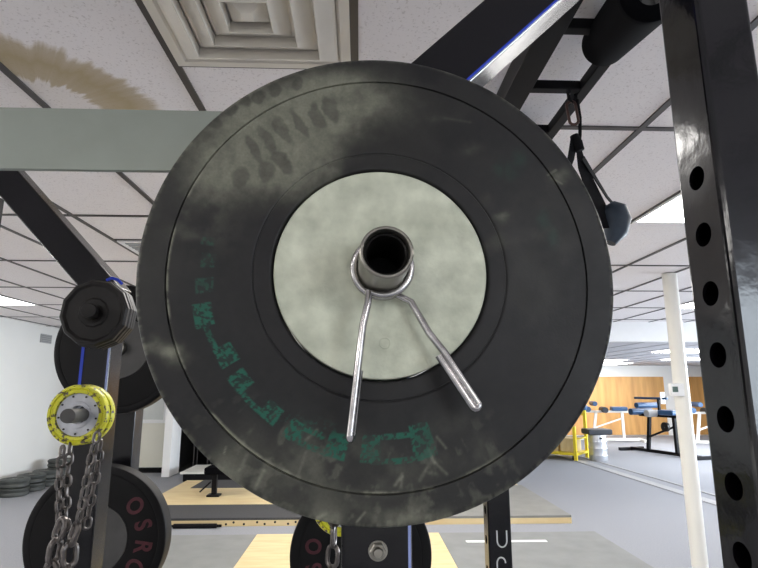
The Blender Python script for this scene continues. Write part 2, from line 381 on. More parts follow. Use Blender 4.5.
# ---------------------------------------------------------------- platforms on the floor
t = thing('lifting_platform', 'near lifting platform of pale plywood between two grey rubber mats', 'lifting platform', (-.1, 4.6, 0))
MB().span(-2.54, 2.36, 3.3, 5.66, 0, .02, .002).build('base', M_ply, t, smooth=0)
MB().span(-1.0, .79, 3.3, 5.66, .0205, .042, .002).build('wood_deck', M_ply, t, smooth=0)
MB().span(-2.54, -1.003, 3.3, 5.66, .0205, .040, .003).build('rubber_mat', M_matgrey, t, smooth=0)
MB().span(.793, 2.36, 3.3, 5.66, .0205, .040, .003).build('rubber_mat', M_matgrey, t, smooth=0)
a = MB().span(1.0, 1.76, 5.30, 5.36, .0405, .044); tag(a.build('floor_tape', M_trimw, smooth=0), 'thin white line of tape on the right grey mat of the near platform', 'tape')
t = thing('lifting_platform', 'far lifting platform, dark mats around pale wood, holes along its front edge', 'lifting platform', (-.1, 7.4, 0))
MB().span(-2.6, 2.32, 6.15, 8.62, 0, .060, .002).build('base', M_ply, t, smooth=0)
MB().span(-2.6, .85, 6.15, 6.83, .0605, .085, .002).build('front_mat', M_mat, t, smooth=0)
MB().span(-2.6, .85, 6.835, 7.93, .0605, .083, .002).build('wood_deck', M_ply, t, smooth=0)
MB().span(-2.35, .85, 7.935, 8.60, .0605, .085, .002).build('back_mat', M_mat, t, smooth=0)
MB().span(-2.6, -2.353, 7.935, 8.60, .0605, .082, .002).build('wood_margin', M_ply, t, smooth=0)
MB().span(.855, 2.32, 6.15, 8.0, .0605, .086, .002).build('side_mat', M_mattan, t, smooth=0)
for k in range(12):
    x = -1.45+k*.11+(.03 if k % 3 == 0 else 0); MB().cyl((x, 6.146, .040 if k % 2 else .022), (x, 6.1505, .040 if k % 2 else .022), .012, 10).build('bolt_hole', M_hole, t)
t = thing('barbell', 'black bar lying on the carpet along the far platform, left end', 'barbell', (-2.2, 6.08, 0))
MB().cyl((-2.75, 6.08, .024), (-1.45, 6.08, .024), .014, 12).build('bar', M_blacks, t)
MB().cyl((-1.95, 6.08, .024), (-1.50, 6.08, .024), .024, 16).build('sleeve', M_blacks, t)
t = thing('low_step', 'low step with pale top and dark base behind the platforms', 'step', (-2.5, 9.0, 0))
p0, p1 = atz(183, 477, 0), atz(236, 478, 0)
MB().span(-2.78, -1.6, 8.95, 9.75, 0, .12, .01).build('base', M_blacks, t)
MB().span(-2.82, -1.58, 8.92, 9.78, .121, .15, .006).build('top', M_white, t)
# bench stand on the wood
b0 = Vector((-1.87, 7.35, .084))
t = thing('bench_stand', 'black padded stand on one post on the far wooden platform', 'stand', b0)
MB().box(b0+Vector((0, 0, .012)), (.16, .14, .024), bev=.004).build('foot', M_blacks, t)
MB().bar(b0+Vector((0, 0, .024)), b0+Vector((0, 0, .27)), .062, .062, (0, 1, 0), .006).build('post', M_blacks, t)
MB().box(b0+Vector((.16, .05, .318)), (.56, .30, .09), bev=.02).build('pad', M_foam, t)
MB().bar(b0+Vector((-.04, -.03, .18)), b0+Vector((-.17, -.05, .06)), .02, .02).build('arm', M_blacks, t)

# rubber discs stacked along the left wall
def disc(label, loc, R=.185):
    t = thing('stacked_disc', label, 'weight disc', loc, 'discs stacked along the left wall')
    m = MB(); prof = [(.03, .008), (.10, .008), (.105, .0), (R-.02, .0), (R-.002, .010), (R, .03), (R-.012, .055), (R, .08), (R-.002, .10), (R-.02, .112), (.105, .112), (.10, .104), (.03, .104)]
    m.lathe(prof, loc, n=36, closed=True); m.build('rubber_disc', M_rub2, t)
    MB().lathe([(.029, .006), (.029, .106), (.022, .106), (.022, .006)], loc, n=20, closed=True).build('bushing', M_steel, t)
    return t
M_rub2 = mat('greyish_rubber', (.055, .060, .055), .55, var=.35, vscale=9)
d0 = disc('lower disc of the stack at the left picture edge', Vector((-4.76, 7.95, 0)))
names = ['stack at the left picture edge', 'second stack from the left picture edge', 'third stack from the left picture edge', 'tallest stack at the far end of the row']
for i in range(4):
    for k in range(3 if i == 3 else 2):
        if i == 0 and k == 0: continue
        c = copy_tree(d0); c.location = (-4.76+random.uniform(-.01, .01), 7.95+i*.385, k*.1135)
        if i == 3: w = ('lowest', 'middle', 'topmost')[k]
        else: w = ('lower', 'upper')[k]
        c['label'] = '%s disc of the %s' % (w, names[i]) if i != 3 else '%s dark green-grey disc of the %s' % (w, names[i])
        c.rotation_euler.z = random.uniform(0, 6)

# ---------------------------------------------------------------- far right: machines, keg, cart
def pad(p0, p1, r, m, t, name='roller_pad'): return MB().cyl(p0, p1, r, 18).build(name, m, t)
def rig(c, ang, framem, label, kind):
    """floor machine for back extensions: c ground point, ang heading of its length"""
    t = thing('back_extension_bench', label, 'exercise bench', c)
    e = Vector((math.cos(ang), math.sin(ang), 0)); s_ = Vector((-math.sin(ang), math.cos(ang), 0)); Z = Vector((0, 0, 1)); c = Vector(c)
    B = lambda *a, n='rail', m=framem: MB().bar(*a, (0, 0, 1) if abs((Vector(a[1])-Vector(a[0])).normalized().z) < .9 else (0, 1, 0), .006).build(n, m, t)
    def bar(n, p0, p1, w=.07, m=framem): 
        up = (0, 0, 1) if abs((p1-p0).normalized().z) < .9 else tuple(s_)
        return MB().bar(p0, p1, w, w, up, .006).build(n, m, t)
    L = .95 if kind == 'ghd' else .85
    bar('base_rail', c-e*L+Z*.05, c+e*L+Z*.05)
    for q in (-L, L): bar('foot', c+e*q-s_*.35+Z*.04, c+e*q+s_*.35+Z*.04)
    h = .86 if kind == 'ghd' else .82
    bar('upright', c-e*.42+Z*.08, c-e*.30+Z*h)
    bar('upright', c+e*.38+Z*.08, c+e*.38+Z*(h-.05))
    bar('top_rail', c-e*.60+Z*(h-.02), c+e*.55+Z*(h-.02), .06)
    bar('brace', c-e*.38+Z*.35, c+e*.36+Z*.62, .04)
    MB().box(c+e*.30+Z*(h+.06), (.42, .34, .11), Matrix.Rotation(ang, 3, 'Z'), .035).build('seat_pad', M_pad, t)
    pad(c-e*.55-s_*.30+Z*(h+.05), c-e*.55+s_*.30+Z*(h+.05), .075, M_pad, t)
    pad(c-e*.36-s_*.30+Z*(h+.20), c-e*.36+s_*.30+Z*(h+.20), .065, M_pad, t)
    pad(c-e*.10-s_*.28+Z*(h+.03), c-e*.10+s_*.28+Z*(h+.03), .08, M_paddark if kind != 'ghd' else M_grille, t)
    if kind == 'ghd':
        bar('handle', c-e*.7+Z*(h+.36), c+e*.25+Z*(h+.36), .05, M_pad)
        bar('handle_post', c-e*.0+Z*h, c-e*.0+Z*(h+.36), .05)
        MB().box(c+e*.12+Z*(h+.37), (.03, .12, .26), Matrix.Rotation(ang, 3, 'Z'), .01).build('plate', M_trimw, t)
        MB().lathe([(.02, -.03), (.10, -.03), (.10, .03), (.02, .03)], c+e*.30-s_*.18+Z*.62, s_, 24, closed=True).build('wheel', M_iron, t)
    return t
rig((6.72, 12.1, 0), math.radians(-74), M_blacks, 'black framed bench with blue pads left of the white column', 'ghd')
rig((6.95, 15.2, 0), math.radians(-14), M_white, 'white framed bench with blue pads against the wood panelling, left one', 'w')
rig((9.35, 14.3, 0), math.radians(-12), M_white, 'white framed bench with blue pads glimpsed beside the perforated post', 'w')
# keg with pad
kc = Vector((4.87, 11.22, 0))
t = thing('steel_keg', 'shiny silver steel keg standing beside the yellow cart', 'keg', kc)
R = .178
MB().lathe([(0, .02), (R-.03, .0), (R-.01, .0), (R, .02), (R, .09), (R+.006, .10), (R+.006, .12), (R, .13), (R, .22), (R+.008, .235), (R+.008, .255), (R, .27), (R, .36), (R+.006, .37), (R+.006, .39), (R, .40), (R, .50), (R-.01, .515), (R-.03, .515), (0, .49)], kc, n=44).build('body', M_alu, t)
MB().box(kc+Vector((.17*0, -R-.003, .45)), (.06, .008, .03), bev=.002).build('handle_slot', M_hole, t)
tag(MB().box(kc+Vector((0, 0, .573)), (.50, .40, .11), bev=.03).build('seat_cushion', M_paddark), 'dark padded cushion lying on top of the steel keg', 'cushion')
# yellow cart
c0 = Vector((4.36, 11.2, 0))
t = thing('yellow_cart', 'bright yellow steel platform cart partly behind the big plate', 'cart', Vector((4.38, 11.16, 0)))
x0, x1, y0, y1 = 3.38, 4.41, 11.13, 11.88
def cb(n, p0, p1, w=.06): 
    up = (0, 0, 1) if abs(p1[2]-p0[2]) < .2 else (0, 1, 0)
    return MB().bar(p0, p1, w, w, up, .004).build(n, M_yel2, t)
MB().span(x0, x1, y0, y1, .10, .15, .005).build('deck', M_yel2, t)
for q in ((x1-.03, y0+.03, .68), (x1-.03, y1-.03, .98), (x0+.03, y0+.03, .68), (x0+.03, y1-.03, .98)): cb('post', (q[0], q[1], .0), (q[0], q[1], q[2]))
cb('top_rail', (x0+.03, y1-.03, .90), (x1-.03, y1-.03, .90), .05); cb('top_rail', (x0+.03, y0+.03, .64), (x0+.03, y1-.03, .64), .05)
cb('shelf_rail', (x1-.03, y0+.05, .42), (x1-.03, y1-.05, .42), .03)
for x in (x0+.1, x1-.1): MB().lathe([(.01, -.02), (.05, -.02), (.05, .02), (.01, .02)], (x, y0+.12, .05), (1, 0, 0), 20, closed=True).build('wheel', M_rub, t)
t.rotation_euler.z = CA = math.radians(-40.8)
def cart_pt(x, y): return Vector((4.38, 11.16, 0))+Matrix.Rotation(CA, 3, 'Z') @ Vector((x-4.38, y-11.16, 0))
for i, (xx, yy, ww) in enumerate(((3.76, 11.5, .40), (4.17, 11.5, .30))):
    xx, yy = cart_pt(xx, yy)[:2]
    tb = thing('wooden_crate', ['pale wooden crate on the yellow cart, left one', 'pale wooden crate on the yellow cart, right one beside the post'][i], 'crate', (xx, yy, .151), 'crates on the cart')
    MB().box((xx, yy, .151+.13), (ww, .4, .26), bev=.008).build('body', M_ply, tb)
    MB().box((xx, yy, .151+.265), (ww+.02, .42, .02), bev=.003).build('lid', M_ply, tb); tb.rotation_euler.z = CA
tag(MB().lathe([(0, 0), (.05, 0), (.07, .05), (.07, .10), (.04, .13), (0, .13)], cart_pt(4.38, 11.85)+Vector((0, 0, .981)), n=20).build('blue_cap', M_pad), 'small blue padded cap on the tall corner post of the yellow cart', 'cap')

# ---------------------------------------------------------------- the rack
def perforated(name, x0, x1, y0, y1, z0, z1, hz, r, m, parent):
    """square tube whose left face (x = x0) has round holes"""
    b = MB(); bm = b.bm; R = .006
    cy = (y0+y1)/2; ya, yb = y0+R, y1-R
    ns = 32; hs = sorted(hz); half = min((hs[1]-hs[0])/2, (yb-ya)/2*1.0) if len(hs) > 1 else (yb-ya)/2
    # shell without left face: rounded corners
    out = []
    def arc(cx, cy_, a0): 
        for i in range(5): a = a0+PI/2*i/4; out.append((cx+R*math.cos(a), cy_+R*math.sin(a)))
    arc(x0+R, y1-R, PI/2) ; o1 = out[:]; out.clear()
    arc(x1-R, y1-R, 0); o2 = out[::-1]; out.clear()
    arc(x1-R, y0+R, -PI/2); o3 = out[::-1]; out.clear()
    arc(x0+R, y0+R, PI); o4 = out[::-1]
    path = o1[::-1]+o2+o3+o4   # from left/back corner round the back, right, front to left/front corner
    path = [p for p in path]
    lo = [bm.verts.new((p[0], p[1], z0)) for p in path]; hi = [bm.verts.new((p[0], p[1], z1)) for p in path]
    for i in range(len(path)-1): bm.faces.new((lo[i], lo[i+1], hi[i+1], hi[i]))
    bm.faces.new(hi)
    zz = z0
    def quad(za, zb):
        if zb-za < 1e-5: return
        bm.faces.new([bm.verts.new(q) for q in ((x0, ya, za), (x0, yb, za), (x0, yb, zb), (x0, ya, zb))])
    for h in hs:
        quad(zz, h-half); 
        circ = []; sq = []
        for k in range(ns):
            a = 2*PI*k/ns; c, s_ = math.cos(a), math.sin(a); mx = max(abs(c), abs(s_))
            circ.append((cy+r*c, h+r*s_)); sq.append((cy+(yb-ya)/2*c/mx, h+half*s_/mx))
        vo = [bm.verts.new((x0, *q)) for q in sq]; vi = [bm.verts.new((x0, *q)) for q in circ]; vd = [bm.verts.new((x0+.004, *q)) for q in circ]
        for k in range(ns):
            k2 = (k+1) % ns
            bm.faces.new((vo[k], vo[k2], vi[k2], vi[k])); bm.faces.new((vi[k], vi[k2], vd[k2], vd[k]))
        zz = h+half
    quad(zz, z1)
    bmesh.ops.remove_doubles(bm, verts=bm.verts[:], dist=1e-5)
    return b.build(name, m, parent, smooth=0)

TB = 2.33  # underside of the top frame
rack = thing('power_rack', 'glossy black power rack of square steel tube filling the foreground', 'rack', (.2, 1.1, 0))
# near post right behind the big plate
NP = MB().span(-.0185, .0550, .590, .664, 0, 1.79, .006).build('upright_post', M_black, rack)
bl = aty(378, 551, .588)
b_ = MB(); b_.lathe([(0, .011), (.0045, .011), (.0055, .009), (.0055, .0)], (bl.x, .589, bl.z), (0, -1, 0), 16)
b_.lathe([(0, .006), (.0078, .006), (.0088, .005), (.0088, 0)], (bl.x, .589, bl.z), (0, -1, 0), 6)
b_.lathe([(.0, .0015), (.0100, .0015), (.0100, 0)], (bl.x, .5895, bl.z), (0, -1, 0), 24)
b_.build('hex_bolt', M_steel, rack)
MB().span(.0505, .0535, .5892, .5900, .9, 1.60).build('edge_film', M_filmw, rack, smooth=0)['label'] = 'pale blue strip of film on the post edge'
# galvanised cross beam
MB().span(-1.25, .050, .582, .589, aty(0, 168.5, .582).z, aty(0, 107, .582).z, .001).build('cross_beam', M_galv, rack)['label'] = 'unpainted grey galvanised cross beam'
# brace of the near post
def brace(cx, cz, y0, ang, l0, l1, w, d_, name='diagonal_brace', film=True):
    dx, dz = math.cos(ang), math.sin(ang)
    p0 = Vector((cx-dx*l0, y0+d_/2, cz-dz*l0)); p1 = Vector((cx+dx*l1, y0+d_/2, cz+dz*l1))
    o = MB().bar(p0, p1, d_, w, (-dz, 0, dx) , .005).build(name, M_black, rack)
    return p0, p1
Yb = .625; sc = Yb/.7
bx, bz = (.07+.16)/2*sc, EYE+((1.915-EYE)+(1.89-EYE))/2*sc
ang = math.radians(44)
brace(bx, bz, Yb, ang, .13, .66, .072, .070)
nx, nz = math.sin(ang), -math.cos(ang)
q0 = Vector((bx+nx*.0325-.05*math.cos(ang), Yb-.0008, bz+nz*.0325-.05*math.sin(ang))); q1 = q0+Vector((math.cos(ang), 0, math.sin(ang)))*.5
MB().bar(q0, q1, .0012, .0030, (-math.sin(ang), 0, math.cos(ang))).build('edge_film', M_film, rack, smooth=0)['label'] = 'thin blue strip of film along the brace edge'  # strip colours in the film and the highlight on the edge
# big perforated post at the right
hz = [1.694-.0693*i for i in range(0, 22)]
perforated('perforated_post', .397, .463, .548, .622, 0, TB-.001, hz, .0142, M_postgloss, rack)
MB().span(.10, 1.0, .56, .654, TB, TB+.075, .005).build('top_tube', M_blacks, rack)
# top tube running back, and post that carries its rear
MB().span(.441, .512, .655, 1.84, TB, TB+.07, .004).build('top_tube', M_blacks, rack)
uc = [1.16-.0873*i for i in range(-3, 11)]
perforated('perforated_post', .398, .470, 1.75, 1.815, 0, TB-.001, sorted(uc), .013, M_black, rack)
# rail with rungs
ra, rb = Vector((.682, .655, 2.352)), Vector((.676, 1.84, 2.352))
MB().bar(ra, rb, .034, .034, (0, 0, 1), .004).build('side_rail', M_blacks, rack)
for yy in (1.192, 1.468, 1.745): MB().bar(Vector((.512, yy, 2.352)), Vector((.662, yy, 2.352)), .030, .030, (0, 0, 1), .004).build('rung', M_blacks, rack)
MB().span(.441, .70, 1.841, 1.905, TB, TB+.07, .004).build('top_tube', M_blacks, rack)
# chalked letters on the rear post
def wire_u(cx, cz, w, h, y, up=True):
    pts = []
    if up: pts = [(cx-w/2, y, cz+h/2), (cx-w/2, y, cz-h*.15)]+[(cx-w/2*math.cos(a), y, cz-h*.15-w*.6*math.sin(a)) for a in [PI*k/8 for k in range(1, 8)]]+[(cx+w/2, y, cz-h*.15), (cx+w/2, y, cz+h/2)]
    else: pts = [(cx+w/2, y, cz+h*.1)]+[(cx+w/2*math.cos(a), y, cz+h*.1+w*.6*math.sin(a)) for a in [PI*k/8 for k in range(1, 8)]]+[(cx-w/2, y, cz+h*.1), (cx-w/2, y, cz-h/2)]
    return pts
M_chalk = mat('chalk_white', (.75, .75, .75), .7, var=.1)
pu = aty(502, 538.5, 1.748); pcx = aty(501.5, 565, 1.748)
b_ = MB(); b_.sweep(wire_u(pu.x, pu.z, .030, .045, 1.7485), .0022, n=6); b_.sweep(wire_u(pcx.x, pcx.z, .026, .055, 1.7485, False), .0022, n=6)
b_.build('painted_letters', M_chalk, rack)['label'] = 'white letters U and C on the post'

# left post pair and centre pair: front posts with small plates, rear posts with bumper plates
def post(nm, x, y, z1, w=.074): return MB().span(x-w/2, x+w/2, y, y+w, 0, z1, .006).build(nm, M_black, rack)
FX = -.685
post('upright_post', FX, 1.42, 1.725)
MB().span(FX-.0365, FX-.029, 1.4185, 1.4196, 1.38, 1.60).build('edge_film', M_film, rack, smooth=0)['label'] = 'blue strip of film on the left post edge'
MB().span(FX+.031, FX+.0355, 1.4185, 1.4196, 1.30, 1.60).build('edge_film', M_filmw, rack, smooth=0)['label'] = 'pale blue strip of film on the right post edge'
p0, p1 = brace(-.837, 1.865, 1.42, math.radians(180-46.5), .25, .55, .080, .074)
# scrap of blue film at the brace foot
f = MB(); f.sweep([aty(107, 280, 1.40), aty(112, 278, 1.395), aty(118, 280, 1.40), aty(122, 284, 1.41)], .004, n=8); f.build('film_scrap', M_film, rack)['label'] = 'crumpled blue film at the foot of the brace'
post('upright_post', .03, 1.42, 1.60)
RX = aty(119, 348, 1.84).x
post('upright_post', RX, 1.93, 1.66); post('upright_post', .01, 1.93, 1.60)
px_ = aty(3, 215, 1.975).x
MB().span(px_-.075, px_, 1.9, 1.975, 0, 2.15, .006).build('upright_post', M_black, rack)
MB().bar((px_-.04, 1.42, 2.20), (px_-.04, 1.975, 2.20), .074, .074, (0, 0, 1), .005).build('top_tube', M_black, rack)
MB().span(-.79, -.58, 1.495, 1.93, .04, .11, .004).build('base_tube', M_blacks, rack)
MB().span(-.80, .95, 1.99, 2.05, .04, .11, .004).build('base_tube', M_blacks, rack)
MB().span(-.722, .08, 1.428, 1.488, .04, .11, .004).build('base_tube', M_blacks, rack)
for x in (.02, .43): MB().bar((x, .66 if x < .1 else .62, .075), (x, 1.99, .075), .06, .06, (0, 0, 1), .004).build('base_tube', M_blacks, rack)
# pegs
def peg(x, z, y0, y1, r, m=M_steel, nm='peg', sag=0.0):
    return MB().cyl((x, y0, z), (x, y1, z), r, 24).build(nm, m, rack)
P_dod, P_yel = aty(91, 313, 1.30), aty(86, 414, 1.30)
P_blk, P_red, P_mid = aty(119, 348, 1.82), aty(97, 538, 1.82), aty(361, 556, 1.82)
e1, e2 = aty(87, 310, 1.22), aty(67.5, 416, 1.17)
b_ = MB(); b_.cyl((P_dod.x-.002, 1.419, P_dod.z-.004), (e1.x, 1.225, e1.z), .0165, 28); b_.build('peg', M_iron, rack)
b_ = MB(); b_.cyl((FX+.035, 1.419, P_yel.z-.004), (e2.x, 1.17, e2.z), .0150, 28); b_.build('peg', M_hubgrey, rack)
for P in (P_blk, P_red, P_mid): peg(P.x, P.z, 1.80, 1.929, .0243)

# ---- the bumper plates on the rear posts
def bumper(label, P, y0, th, hubm, letters=None, lm=None, nm='bumper_plate', R=.225, start=60, step=24, size=.05):
    c = Vector((P.x, y0, P.z)); t = thing(nm, label, 'weight plate', c)
    n = Vector((0, -1, 0))
    prof = [(.1015, -.002), (.104, .0), (.190, .0), (.1935, -.002), (.197, .0), (R-.008, .0), (R-.002, -.003), (R, -.009), (R, -th+.009), (R-.008, -th), (.1015, -th)]
    MB().lathe(prof, c, n, 96, closed=True).build('rubber', M_rub, t)
    MB().lathe([(.025, -.001), (.045, .0), (.100, .0), (.1013, -.002), (.1013, -th), (.025, -th)], c, n, 64, closed=True).build('hub', hubm, t)
    if letters:
        for i, ch in enumerate(letters):
            a = math.radians(start-step*i)
            cu = bpy.data.curves.new('glyph', 'FONT'); cu.body = ch; cu.size = size; cu.extrude = .0004; cu.offset = .0016; cu.align_x = 'CENTER'; cu.align_y = 'CENTER'
            tmp = bpy.data.objects.new('glyph', cu); COL.objects.link(tmp)
            dg = bpy.context.evaluated_depsgraph_get(); me = bpy.data.meshes.new_from_object(tmp.evaluated_get(dg)); bpy.data.objects.remove(tmp)
            me.materials.append(lm); o = bpy.data.objects.new('raised_letter', me); COL.objects.link(o); o.parent = t
            r = .150
            o.location = (r*math.cos(a), -.0006, r*math.sin(a))
            o.rotation_euler = (Matrix.Rotation(-(a-PI/2), 4, 'Y') @ Matrix.Rotation(PI/2, 4, 'X')).to_euler()
            o.scale = (1.05, 1.25, 1)
    return t
bumper('plain black bumper plate with grey hub on the upper left rear peg', P_blk, 1.82, .05, M_hubgrey, R=.215)
bumper('black bumper plate with faded red letters low on the left behind the chains', P_red, 1.80, .062, M_hubgrey, 'OSRO', M_red, R=.2185, start=40, step=24, size=.058)
bumper('black bumper plate with dark red letters mostly hidden below the big plate', P_mid, 1.82, .085, M_rub, 'SO', M_red, start=193, step=24, size=.055)

# ---- twelve-sided iron plates
for i, (y, R) in enumerate(((1.262, .0795), (1.280, .0825), (1.298, .0835), (1.316, .0835))):
    f_ = (y-1.225)/(1.419-1.225)
    c = Vector((e1.x+(P_dod.x-.002-e1.x)*f_, y, e1.z+(P_dod.z-.004-e1.z)*f_))
    t = thing('iron_plate', ['small twelve-sided black iron plate, front of the stack on the left peg', 'small twelve-sided black iron plate, second of the stack on the left peg', 'small twelve-sided black iron plate, third of the stack on the left peg', 'small twelve-sided black iron plate, rearmost next to the left post'][i], 'weight plate', c, 'iron plates on the left peg')
    MB().lathe([(.018, .0025), (.032, .0025), (.036, -.001), (R-.016, -.001), (R-.010, .004), (R-.004, .003), (R, -.003), (R, -.012), (R-.005, -.0145), (.018, -.0145)], c, (0, -1, 0), 12, phase=.13, closed=True).build('body', M_iron, t, smooth=20)
    MB().lathe([(.0169, .003), (.0235, .0045), (.0235, -.001), (.0169, -.001)], c, (0, -1, 0), 32, closed=True).build('bore_ring', M_iron, t)
# ---- yellow plates
M_chip = mat('chipped_yellow_rim', (.66, .64, .03), .4, vscale=110, col2=(.10, .08, .05))
M_chip.node_tree.nodes['Color Ramp'].color_ramp.elements[0].position = .40; M_chip.node_tree.nodes['Color Ramp'].color_ramp.elements[1].position = .46
def yellow(c, label, grp):
    t = thing('yellow_plate', label, 'weight plate', c, grp)
    MB().lathe([(.0475, .001), (.0485, .004), (.0555, .005), (.0580, .003), (.0600, .005), (.0650, .0045), (.0670, .001), (.0670, -.011), (.0645, -.014), (.0475, -.014)], c, (0, -1, 0), 64, closed=True).build('rim', M_chip, t)
    MB().lathe([(.0205, .0), (.025, .001), (.0290, .001), (.0295, -.001), (.0470, -.001), (.0474, -.003), (.0474, -.013), (.0205, -.013)], c, (0, -1, 0), 64, closed=True).build('face', M_whitepl, t)
    m = MB()
    for k in range(9):
        a = 2*PI*k/9+.5; m.lathe([(0, .001), (.0022, .001), (.0022, -.001)], Vector(c)+Vector((math.cos(a)*.042, 0, math.sin(a)*.042)), (0, -1, 0), 8)
    m.build('rivets', M_iron, t)
for i, y in enumerate((1.262, 1.279)):
    f_ = (y-1.17)/(1.419-1.17)
    c = Vector((P_yel.x+(.0 if i == 0 else .004), y, P_yel.z+.0))
    yellow(c, ['round yellow-rimmed plate with white face, front one on the lower left peg', 'round yellow-rimmed plate directly behind the front yellow plate'][i], 'yellow plates on the left peg')
pm = aty(342, 505, 1.29)
yellow(pm, 'yellow plate peeking out under the big plate beside the chain', None)
MB().cyl((pm.x, 1.419, pm.z), (pm.x, 1.20, pm.z), .015, 20).build('peg', M_hubgrey, rack)

# ---- chains
def stadium(c, d, s_, L, Wd, r):
    """closed link centre line: long axis d, wide axis s_"""
    pts = []; hw = Wd/2-r; hl = L/2-r-hw
    for k in range(7): a = PI*k/6; pts.append(c+d*(hl+hw*math.sin(a))+s_*hw*math.cos(a))
    for k in range(7): a = PI*k/6; pts.append(c-d*(hl+hw*math.sin(a))-s_*hw*math.cos(a))
    return pts
def chain(label, path, big=None, L=.030, Wd=.0205, r=.0034, y=1.25, ph=0.0, grp='chains hanging from the pegs'):
    pts = [aty(q[0], q[1], y+(q[2] if len(q) > 2 else 0)) for q in path]
    t = thing('hanging_chain', label, 'chain', pts[0], grp)
    seg = [(pts[i+1]-pts[i]).length for i in range(len(pts)-1)]; tot = sum(seg)
    def at(s):
        for i, l in enumerate(seg):
            if s <= l or i == len(seg)-1: return pts[i]+(pts[i+1]-pts[i])*(s/l)
            s -= l
    s, k = 0.0, 0; step = L-2*r*1.05
    while s+step < tot:
        a, b = at(s), at(s+step); d = (b-a).normalized(); ang_ = ph+(PI/2 if k % 2 else 0)+random.uniform(-.25, .25)
        u = d.cross(Vector((0, 1, 0))).normalized(); v = d.cross(u); sd = u*math.cos(ang_)+v*math.sin(ang_)
        MB().sweep(stadium((a+b)/2, d, sd, L, Wd, r), r, True, 8).build('link', M_chain, t)
        s += step; k += 1
    return t
chain('dull steel chain strand left of the left post, outer one', [(63, 446), (59, 475), (59, 520), (56, 530)], ph=.5)
chain('dull steel chain strand left of the left post, inner one', [(70, 443, .01), (67, 480, .01), (66, 520, .01), (66, 532, .01)], ph=1.1)
chain('dull steel chain strand over the left post, outer one', [(98, 432, -.03), (89, 468, -.03), (82, 505, -.03), (76, 532, -.03)], ph=.3)
chain('dull steel chain strand over the left post, inner one', [(101, 440, -.01), (97, 470, -.01), (91, 500, -.01), (86, 530, -.01)], ph=.9)
chain('heavier chain of big links at the left bottom, left strand', [(64, 519), (55, 545), (50, 580), (47, 610)], L=.056, Wd=.036, r=.0062, y=1.23, ph=.3)
chain('heavier chain of big links at the left bottom, right strand', [(78, 523), (70, 545), (68, 580), (66, 612)], L=.056, Wd=.036, r=.0062, y=1.23, ph=1.0)
chain('dark chain hanging under the big plate beside the near post', [(334, 505), (334, 540), (331, 575), (330, 610)], L=.052, Wd=.034, r=.0050, y=1.24, ph=.4)

# ---- foam roller on the rail
t0 = atz(604, 44, 2.40); dv = ray(503, 159).normalized()
t0 = t0+dv*0.0; L_ = .52
t = thing('foam_roller', 'thick black foam roller held up in the top frame by the perforated post', 'foam roller', t0)
n0 = t0-dv*L_
R = .062
MB().lathe([(.030, -.0), (R-.012, 0), (R-.003, .006), (R, .018), (R, L_-.02), (R-.004, L_-.006), (R-.014, L_), (.030, L_)], n0, dv, 48, closed=True).build('foam', M_foam, t)
m = MB(); m.lathe([(.0, .012), (.0295, .006), (.0295, .05), (0, .05)], n0, dv, 24)
for k in range(5):
    a = 2*PI*k/5; u = dv.cross(Vector((0, 0, 1))).normalized(); v = dv.cross(u)
    m.bar(n0+dv*.004, n0+dv*.004+(u*math.cos(a)+v*math.sin(a))*.028, .006, .006)
m.build('core', M_hubgrey, t); MB().cyl(n0+dv*(L_-.05), n0+dv*(L_-.002), .0295, 24).build('core', M_foam, t)
# ---- suspension strap with handle
yS = 1.468
hk = Vector((.640, yS, 2.337))
t = thing('suspension_strap', 'black webbing strap with blue-grey handle hanging from the top frame', 'strap', hk)
q = lambda x, y, dy=0: aty(x, y, yS+dy)
top = q(570, 97)
dx = hk.x-top.x
top = q(571, 99)
MB().sweep(stadium(q(572.5, 113), (q(575, 126)-q(570, 100)).normalized(), Vector((.9, -.4, 0)).normalized(), .085, .034, .0045), .0045, True, 8).build('carabiner', M_brown, t)
MB().sweep([q(571, 86, .02), q(568, 93, -.02), q(569, 99, -.02), q(573, 103, .0), q(576, 97, .02), q(574, 87, .02)], .006, False, 8, flat=(1, .5, 0)).build('anchor_loop', M_strap, t)
MB().sweep([q(577, 100, .01), q(580, 118, .01), q(580, 135, .01), q(578, 150)], .0055, False, 8).build('loop_cord', M_strap, t)
MB().lathe([(.0, -.028), (.012, -.026), (.016, 0), (.013, .026), (0, .028)], q(577, 143), (q(582, 150)-q(573, 128)), 12).build('stitched_knot', M_strap, t)
MB().sweep([q(574, 140), q(571, 158), q(566, 172, .03), q(560, 190, .04)], .016, False, 8, flat=(1, .6, .2)).build('webbing', M_strap, t)
MB().sweep([q(579, 150), q(583, 168), q(592, 190), q(603, 214, -.02), q(608, 228, -.02)], [.012, .022, .031, .034, .028], False, 8, flat=(1, .5, .1)).build('webbing', M_strap, t)
MB().sweep([q(583, 158), q(594, 176, .02), q(607, 197, .02), q(620, 212, .03), q(624, 220, .02)], .017, False, 8, flat=(.8, .6, -.3)).build('webbing', M_strap, t)
m = MB(); m.sweep([q(609, 204), q(613, 210), q(616, 220), q(615, 232), q(610, 243)], [.016, .038, .042, .034, .016], False, 18); m.build('handle', M_bluegrey, t)

